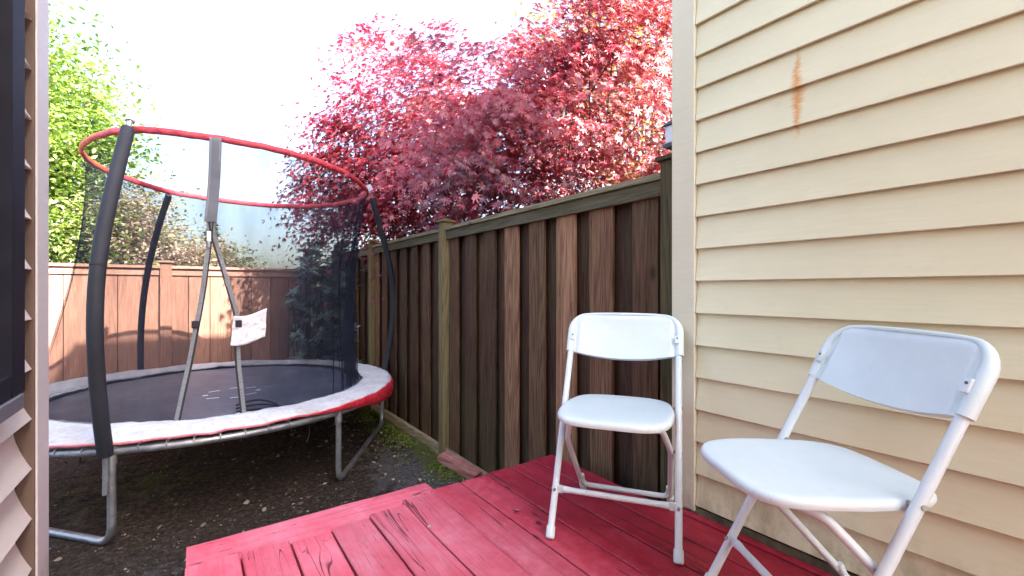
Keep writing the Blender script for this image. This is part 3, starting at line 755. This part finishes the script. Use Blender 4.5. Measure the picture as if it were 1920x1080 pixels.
# crumpled white label on the net
q0 = 276.0
m = MB()
def lab(u, v):
    ph = phiR(.64)-.6+u*10.8+.3*v; t = .632+.108*v-.022*u+.008*math.sin(u*4); p = npt(ph, t); o = Vector((math.cos(R(ph)), math.sin(R(ph)), 0))
    return p+o*(.03+.010*mnoise.noise(Vector((u*5, v*2, 1)))+.008*mnoise.noise(Vector((u*12+v*5, v*7, 4))))
m.grid(lab, 34, 22, r=.5)
k = NM('washed_label'); ln = k.noise(k.coord((1, 1, 1)), 28, 5, .65); LABM = k.fin(k.ramp(ln, [(.35, (.62, .60, .66)), (.6, (.74, .72, .76)), (.68, (.72, .50, .54))]), .6); k.bump(k.noise(k.coord(), 24, 5, .6, 1), 1, .012)
BT(m, 'washed_label', LABM, ang=80, solid=.002)
m = MB()
for s in range(3):
    pp = []
    for i in range(12):
        t = i/11; d = (CZ-RZ)*F/((775-3*s*(1-t))-544-14*math.sin(t*2.5)*(.4+.3*s)); pp.append(at(443+(100-12*s)*t, 544+(CZ-RZ)*F/d, d)+Vector((0, 0, .012+.012*s)))
    m.tube(pp, .007, 7, smooth=3)
BT(m, 'door_cord', BLK)
for (a, l) in ((287, .10), (291, .17), (262, .09), (243, .12)):
    m = MB(); p = tp(TC, TR-.03, a, RZ-.01); m.tube([p, p+Vector((.01, 0, -l*.5)), p+Vector((-.012, .0, -l))], .004, 6, smooth=3)
    BT(m, 'loose_tie', BLK)

# ------------------------------------------------------------ foliage
def leaf_shapes(kind):
    if kind == 'maple':
        pts = [(0, 0)]
        lobes = [(-128, .42), (-82, .72), (-38, .92), (0, 1.0), (38, .92), (82, .72), (128, .42)]
        ps = []
        for i, (a, l) in enumerate(lobes):
            ps.append((l*math.sin(R(a)), .30+l*.7*math.cos(R(a))+.0)); 
            if i < 6:
                b = (a+lobes[i+1][0])/2; ps.append((.26*math.sin(R(b)), .30+.20*math.cos(R(b))))
        V = np.array([(0, .16, 0)]+[(x, y, -.30*(x*x+(y-.3)**2)) for x, y in ps]); Fs = [(0, i+1, i+2) for i in range(len(ps)-1)]+[(0, len(ps), 1)]
        return V*np.array([.55, .6, .6]), Fs
    V = np.array([(0, 0, 0), (.20, .25, -.02), (.23, .55, -.05), (0, 1, -.14), (-.23, .55, -.05), (-.20, .25, -.02), (0, .5, .05)])
    return V, [(0, 1, 6), (1, 2, 6), (2, 3, 6), (3, 4, 6), (4, 5, 6), (5, 0, 6)]
def foliage(name, mat, parent, P, size, kind, tone, up=.6, droop=.0, NR=None):
    """P (n,3) leaf positions; tone (n,) colour value; every leaf a small mesh of its own inside the crown mesh"""
    V, Fs = leaf_shapes(kind); n = len(P); k = len(V)
    nz = rng.normal(size=(n, 3)); nz[:, 2] = np.abs(nz[:, 2])+up*2; nz /= np.linalg.norm(nz, axis=1)[:, None]
    if NR is not None:
        nz = NR+rng.normal(size=(n, 3))*.33; nz /= np.linalg.norm(nz, axis=1)[:, None]
    t = rng.normal(size=(n, 3)); t[:, 2] -= droop; t -= nz*(t*nz).sum(1)[:, None]; t /= np.linalg.norm(t, axis=1)[:, None]
    b = np.cross(t, nz); s = size*rng.uniform(.65, 1.25, n)
    W = (V[None, :, 0, None]*b[:, None, :]+V[None, :, 1, None]*t[:, None, :]+V[None, :, 2, None]*nz[:, None, :])*s[:, None, None]+P[:, None, :]
    Fa = (np.array(Fs)[None]+np.arange(n)[:, None, None]*k).reshape(-1, 3)
    me = bpy.data.meshes.new(name); me.vertices.add(n*k); me.vertices.foreach_set('co', W.reshape(-1).astype(np.float32))
    nf = len(Fa); me.loops.add(nf*3); me.polygons.add(nf)
    me.loops.foreach_set('vertex_index', Fa.reshape(-1).astype(np.int32)); me.polygons.foreach_set('loop_start', np.arange(0, nf*3, 3, dtype=np.int32))
    me.update(calc_edges=True)
    a = me.attributes.new('rnd', 'FLOAT', 'POINT'); a.data.foreach_set('value', np.repeat(tone, k).astype(np.float32))
    me.materials.append(mat); o = bpy.data.objects.new(name, me); col.objects.link(o)
    if parent is not None:
        o.parent = parent; o.matrix_parent_inverse = Matrix.Translation(parent.location).inverted()
    return o
def leaf_mat(name, stops, trans=.45, gloss=.12):
    k = NM(name); c = k.ramp(k.rnd(), stops)
    d = k.n('ShaderNodeBsdfDiffuse'); t = k.n('ShaderNodeBsdfTranslucent'); g = k.n('ShaderNodeBsdfGlossy'); g.inputs['Roughness'].default_value = .42
    k.l(c, d.inputs[0]); k.l(c, t.inputs[0]); a = k.n('ShaderNodeMixShader'); a.inputs[0].default_value = trans; k.l(d.outputs[0], a.inputs[1]); k.l(t.outputs[0], a.inputs[2])
    b = k.n('ShaderNodeMixShader'); b.inputs[0].default_value = gloss; k.l(a.outputs[0], b.inputs[1]); k.l(g.outputs[0], b.inputs[2]); k.l(b.outputs[0], k.o.inputs[0])
    return k.m
def inpoly(x, y, poly):
    c = False; n = len(poly); j = n-1
    for i in range(n):
        xi, yi = poly[i]; xj, yj = poly[j]
        if (yi > y) != (yj > y) and x < (xj-xi)*(y-yi)/(yj-yi)+xi: c = not c
        j = i
    return c
BARK = wood('bark', (.03, .022, .02), (.07, .055, .05), (.14, .12, .11))
def limbs(mb, base, tips, r0=.07, fork=.35, mid=None):
    """trunk and limbs: a tapered tube to each tip through shared forks"""
    for q in tips:
        q = Vector(q); f = base.lerp(q, fork); f.x = base.x+(f.x-base.x)*.5; f.y = base.y+(f.y-base.y)*.5
        j = Vector((random.uniform(-.1, .1), random.uniform(-.1, .1), random.uniform(-.05, .1)))
        g = f.lerp(q, .5)+j
        mb.tube([base, f, g, q], [r0, r0*.5, r0*.22, .005], 7, smooth=4, cap=False)

# Japanese maple over the right fence
MAP = leaf_mat('maple_leaf', [(0, (.065, .010, .035)), (.22, (.19, .012, .04)), (.45, (.38, .018, .045)), (.70, (.54, .06, .09)), (.88, (.60, .18, .15)), (1, (.66, .36, .28))], .42, .10)
mt_ = empty('maple_tree', (3.3, 4.2, 0), label='big crimson Japanese maple rising behind the dark fence', cat='tree')
poly = [(632,92),(660,100),(668,62),(700,40),(735,34),(752,62),(790,68),(822,40),(842,50),(862,92),(905,66),(940,84),(975,66),(992,40),(1012,34),(1035,58),(1062,55),(1075,10),(1085,-60),(1120,-160),(1500,-160),(1500,480),(1000,470),(760,520),(690,500),(668,440),(600,432),(560,400),(532,375),(548,340),(600,325),(560,262),(575,232),(612,205),(655,185),(645,150),(640,120)]
cl = []; tries = 0
while len(cl) < 590 and tries < 200000:
    tries += 1
    u = random.uniform(520, 1480); v = random.uniform(-150, 500)
    if not inpoly(u, v, poly): continue
    tt = (u-530)/950
    if u > 1100 and random.random() < .35: continue
    d = random.uniform(5.2, 6.4) if u < 700 else random.uniform(3.8, 6.2)
    if v > 330 and u < 1000: d = random.uniform(4.5, 8.2)
    p = at(u, v, d)
    if p.z < CZ+.75 and p.x < XF+.35: 
        if not (p.x > XF-.75 and p.z > CZ+.42 and p.y > 5.2): continue
    if p.x < 1.0 or p.x > 6.6 or p.y < 1.9 or p.z < .5: continue
    if p.y < 2.3 and p.x < 2.6: continue
    if math.hypot(p.x-.34, p.y-4.73) < 1.7: continue
    # leave some openings
    if mnoise.noise(Vector((p.x*1.5, p.y*1.5, p.z*2.2))) < -.17: continue
    cl.append(p)
k2 = 0
while k2 < 130:      # boughs reaching over the fence into the yard corner
    p = Vector((random.uniform(1.2, 2.7), random.uniform(4.7, 6.8), CZ+random.uniform(.85, 2.7))); u, v, d = proj(*p)
    if inpoly(u, v, poly) and math.hypot(p.x-.34, p.y-4.73) > 1.8: cl.append(p); k2 += 1
PP = []; TT = []; NN = []
for p in cl:
    n = random.randint(70, 115); s = random.uniform(.17, .31)
    q = rng.normal(size=(n, 3))*np.array([s, s, s*.20])
    q[:, 2] -= .35*(q[:, 0]**2+q[:, 1]**2)/s
    # tone: shade put into low sprays as purple, crimson body, orange towards the house
    u, v, d = proj(*p)
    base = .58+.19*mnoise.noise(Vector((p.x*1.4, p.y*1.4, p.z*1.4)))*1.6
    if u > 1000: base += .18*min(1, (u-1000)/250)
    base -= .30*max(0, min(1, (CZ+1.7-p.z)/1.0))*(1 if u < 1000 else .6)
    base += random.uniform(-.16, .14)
    ou = (np.array(p)-np.array((3.6, 5.0, 2.0))); ou /= np.linalg.norm(ou); nn_ = ou*.65+np.array((-.15, -.35, .45))+rng.normal(size=3)*.22
    NN.append(np.repeat(nn_[None], n, 0))
    PP.append(q+np.array(p)); TT.append(np.clip(base+rng.normal(size=n)*.065, 0, 1))
PP = np.concatenate(PP); TT = np.concatenate(TT); NN = np.concatenate(NN)
U = PP[:, 0]*CY-PP[:, 1]*SY; D = PP[:, 0]*SY+PP[:, 1]*CY
uu = 960+F*U/D; vv = 544-F*(PP[:, 2]-CZ)/D
ok = ~((PP[:, 0] < XF+.12) & (PP[:, 2] < CZ+.62) & (PP[:, 1] < 5.0)) & (PP[:, 0] > .9)
foliage('crown', MAP, mt_, PP[ok], .128, 'maple', TT[ok], up=.5, droop=1.2, NR=NN[ok])
m = MB(); tips = random.sample(cl, 80)
for b, pts in ((Vector((3.2, 4.3, 0)), tips[:14]), (Vector((3.5, 3.4, 0)), tips[28:42]), (Vector((2.9, 5.2, 0)), tips[54:68])): limbs(m, b, pts, .035, .32)
bh(m, 'trunk', BARK, mt_)

def crown_blob(name, label, cat, base, boxes, n_cl, per, size, mat, kind='oval', tone=(.5, .2), s=(.25, .4), up=.3, group=None, ntips=40, r0=.08, droop=0):
    root = empty(name, base, label=label, cat=cat, group=group); cl = []; T = 0
    while len(cl) < n_cl and T < 50000:
        T += 1; b = random.choice(boxes)
        c = Vector(b[0]); r = Vector(b[1]); q = Vector((random.gauss(0, 1), random.gauss(0, 1), random.gauss(0, 1))).normalized()*random.random()**(1/2.2)
        p = Vector((c.x+q.x*r.x, c.y+q.y*r.y, c.z+q.z*r.z))
        if p.z < .15: continue
        if mnoise.noise(Vector((p.x*1.2, p.y*1.2, p.z*1.2+7))) < -.25: continue
        cl.append(p)
    PP = []; TT = []
    for p in cl:
        n = random.randint(int(per*.7), int(per*1.3)); ss = random.uniform(*s)
        PP.append(rng.normal(size=(n, 3))*np.array([ss, ss, ss*.6])+np.array(p)); TT.append(np.clip(tone[0]+tone[1]*mnoise.noise(p*1.3)*1.6+rng.normal(size=n)*.12, 0, 1))
    PP = np.concatenate(PP); TT = np.concatenate(TT)
    ok = PP[:, 2] > .03
    foliage('crown', mat, root, PP[ok], size, kind, TT[ok], up=up, droop=droop)
    m = MB(); limbs(m, Vector(base), random.sample(cl, min(ntips, len(cl))), r0, .3); bh(m, 'trunk', BARK, root)
    return root
GRN = leaf_mat('fresh_green_leaf', [(0, (.07, .13, .02)), (.5, (.16, .27, .04)), (.8, (.28, .38, .08)), (1, (.42, .48, .18))], .5, .06)
YEL = leaf_mat('yellow_orange_leaf', [(0, (.25, .05, .02)), (.4, (.42, .14, .04)), (.7, (.40, .30, .10)), (1, (.24, .30, .08))], .5, .06)
PNK = leaf_mat('pale_pink_green_leaf', [(0, (.20, .25, .08)), (.45, (.38, .38, .16)), (.7, (.58, .42, .34)), (1, (.66, .54, .50))], .4, .05)
CON = leaf_mat('dark_needles', [(0, (.05, .09, .07)), (1, (.10, .15, .12))], .2, .05)
BSH = leaf_mat('glossy_dark_leaf', [(0, (.022, .045, .022)), (.6, (.06, .10, .045)), (1, (.13, .18, .09))], .15, .30)

crown_blob('broadleaf_tree', 'tall bright green leafy tree beyond the back fence at the far left', 'tree', (-2.7, 9.3, 0),
    [((-2.45, 9.1, 4.2), (1.35, 1.1, 1.3)), ((-2.0, 8.9, 3.5), (1.15, .9, .95)), ((-3.2, 9.2, 6.0), (1.3, 1.2, 1.3)), ((-2.3, 8.9, 2.3), (1.3, .8, .8))], 560, 110, .085, GRN, tone=(.6, .25), s=(.18, .36), ntips=60, r0=.10)
crown_blob('flowering_shrub', 'pale pink and green flowering shrub over the back fence, seen through the net', 'shrub', (-.4, 9.2, 0),
    [((-.75, 9.0, 2.2), (.8, .7, .95)), ((.15, 9.4, 1.75), (.75, .7, .55))], 200, 80, .07, PNK, tone=(.5, .3), s=(.14, .28), ntips=40, r0=.05)
crown_blob('yellow_tree', 'orange and yellow green tree showing behind the maple beside the house corner', 'tree', (7.0, 5.6, 0),
    [((6.6, 5.4, 3.2), (2.2, 2.2, 2.2)), ((7.2, 6.2, 6.0), (2.4, 2.2, 2.2))], 220, 60, .11, YEL, tone=(.55, .35), s=(.25, .45), ntips=50, r0=.1)
# far conifer
ct = empty('conifer', tuple(at(398, 544, 30).xy)+(0,), label='distant bluish conifer just above the back fence', cat='tree')
PPc = []
for i in range(2600):
    t = random.random()**.8; z = 1.2+4.9*t; rr_ = 1.5*(1-t)**.9*(.5+.5*abs(math.sin(z*5)))+.05; a = random.uniform(0, 6.28); q = rr_*math.sqrt(random.random())
    PPc.append((ct.location.x+q*math.cos(a), ct.location.y+q*math.sin(a), z-.2*q))
foliage('crown', CON, ct, np.array(PPc), .30, 'oval', rng.uniform(0, 1, len(PPc)), up=.2, droop=1)
m = MB(); m.tube([ct.location, ct.location+Vector((0, 0, 5.8))], [.12, .02], 7); bh(m, 'trunk', BARK, ct)

# rhododendron-like shrub in the corner: whorls of oblong leaves on stems
sh_ = empty('evergreen_shrub', (1.15, 6.75, 0), label='dark glossy leaved shrub in the yard corner behind the trampoline net', cat='shrub')
tipsS = []; T = 0
while len(tipsS) < 300 and T < 20000:
    T += 1
    u = random.uniform(545, 672); v = random.uniform(455, 720); d = random.uniform(5.55, 6.5); p = at(u, v, d)
    if p.z < .15 or p.x > XF-.08 or p.y > YF-.12: continue
    dx = math.hypot(p.x-TC.x, p.y-TC.y)
    if dx < TR+.12 : continue
    if v < 540 and u < 556+(540-v)*.15: continue
    if mnoise.noise(Vector((p.x*4, p.y*4, p.z*3))) < -.22: continue
    tipsS.append(p)
m = MB()
V, Fs = leaf_shapes('oval')
for p in tipsS:
    L = random.uniform(.08, .14); n = random.randint(8, 13); tl = Vector((random.uniform(-.5, .5), random.uniform(-.8, .3), 1)).normalized(); Q = tl.to_track_quat('Z', 'Y').to_matrix()
    a0 = random.uniform(0, 6)
    for i in range(n):
        a = a0+i*2.4; el = random.uniform(-.25, .6); M = Q @ Matrix.Rotation(a, 3, 'Z') @ Matrix.Rotation(el, 3, 'X')
        m.add([p+M @ (Vector((x*.72, y, z))*L*random.uniform(.85, 1.1)) for x, y, z in V], Fs, random.random())
bh(m, 'crown', BSH, sh_, ang=80)
m = MB(); limbs(m, Vector((1.15, 6.75, 0)), tipsS[:45], .022, .3); limbs(m, Vector((1.45, 6.5, 0)), tipsS[45:80], .02, .3); bh(m, 'stems', BARK, sh_)

# ------------------------------------------------------------ litter, moss, small loose things
LIT = NM('dead_leaf'); LITM = LIT.fin(LIT.ramp(LIT.rnd(), [(0, (.04, .025, .018)), (.6, (.12, .08, .055)), (.9, (.25, .19, .14)), (1, (.50, .44, .36))]), .8)
m = MB()
V, Fs = leaf_shapes('oval')
for i in range(1200):
    if i < 700: x = random.uniform(-1.6, 1.7); y = random.uniform(1.95, 6.8)
    else: x = random.gauss(1.25, .35); y = random.uniform(2.0, 6.0)
    if x > 1.72 : continue
    if x < .95 and y < 2.06: continue
    L = random.choice((.012, .018, .025, .035, .045))*random.uniform(.7, 1.1); a = random.uniform(0, 6.28); M = Matrix.Rotation(a, 3, 'Z') @ Matrix.Rotation(random.uniform(-.5, .5), 3, 'X') @ Matrix.Rotation(random.uniform(-.5, .5), 3, 'Y')
    z = ground_h(x, y)+.008
    m.add([Vector((x, y, z))+M @ (Vector((a_*1.6, b_-.5, c_*2))*L) for a_, b_, c_ in V], Fs)
tag(m.build('leaf_litter', LITM, ang=80), 'scattered dead leaves and wood chips on the dark soil', 'leaf litter', kind='stuff')
PEB = NM('pebble'); PEBM = PEB.fin(PEB.ramp(PEB.rnd(), [(0, (.05, .045, .04)), (.7, (.11, .10, .095)), (1, (.30, .29, .28))]), .9)
m = MB()
for i in range(1500):
    x = random.uniform(-1.3, 1.72); y = random.uniform(2.02, 6.2) if random.random() < .5 else random.uniform(2.02, 3.6); s = random.uniform(.003, .010)
    z = ground_h(x, y)
    m.add([(x+s, y, z), (x, y+s*.8, z), (x-s*.9, y, z), (x, y-s, z), (x+s*.2, y, z+s*.9)], [(0, 1, 4), (1, 2, 4), (2, 3, 4), (3, 0, 4)])
tag(m.build('gravel', PEBM, smooth=False), 'small grey stones and grit strewn over the soil', 'gravel', kind='stuff')
MOS = leaf_mat('moss_blade', [(0, (.05, .07, .01)), (.5, (.14, .19, .03)), (1, (.30, .33, .08))], .3, .02)
P_ = []
for i in range(9000):
    y = random.uniform(1.95, 6.5); x = 1.70-abs(random.gauss(0, .13))
    if mnoise.noise(Vector((x*4, y*3, 0))) < -.12: continue
    P_.append((x, y, ground_h(x, y)+random.uniform(-.002, .010)))
for i in range(1800):
    x = random.gauss(-.2, .8); y = random.gauss(4.6, .6)
    if mnoise.noise(Vector((x*3, y*3, 2))) < .22: continue
    P_.append((x, y, ground_h(x, y)+random.uniform(-.002, .006)))
o = foliage('moss', MOS, None, np.array(P_), .022, 'oval', rng.uniform(0, 1, len(P_)), up=.1)
tag(o, 'green moss growing along the foot of the fence', 'moss', kind='stuff')
# scrap of painted wood lodged between deck and kick board
s = empty('wood_offcut', at(862, 897, 2.62), R(28), label='short reddish brown board end lodged between the deck corner and fence', cat='wood offcut')
m = MB(); m.box((-.045, -.13, -.02), (.045, .13, .02), .5, M=Matrix.Rotation(R(18), 4, 'X')); m.build('offcut', wood('offcut_wood', (.14, .05, .045), (.24, .10, .085), (.34, .19, .16), along='y'), s, smooth=False, bevel=.003)
s.location.z = DZ-.12
# dry leaves dropped on the deck
for (u, v, L, lab_) in ((968, 960, .030, 'tiny pale dry leaf on the red deck left of the fence side chair'), (1010, 982, .028, 'dark shrivelled twig and leaf on the red deck by the chair foot'), (805, 990, .016, 'yellowish crumb of leaf on the pale pink boards')):
    d = .9*F/(v-544); p = at(u, v, d); m = MB(); M = Matrix.Rotation(random.uniform(0, 6), 3, 'Z')
    m.add([M @ (Vector((a*2, b-.5, abs(c)*3+.06))*L) for a, b, c in V], Fs, .95 if 'pale' in lab_ or 'yellow' in lab_ else .1)
    m.add([M @ (Vector((a*1.2+.2, b-.3, abs(c)*4+.1))*L*.8) for a, b, c in V], Fs, .8 if 'pale' in lab_ else .05)
    o = m.build('dry_leaf', LITM, ang=80); o.location = (p.x, p.y, DZ+.003); tag(o, lab_, 'leaf', 'dry leaves on the deck')
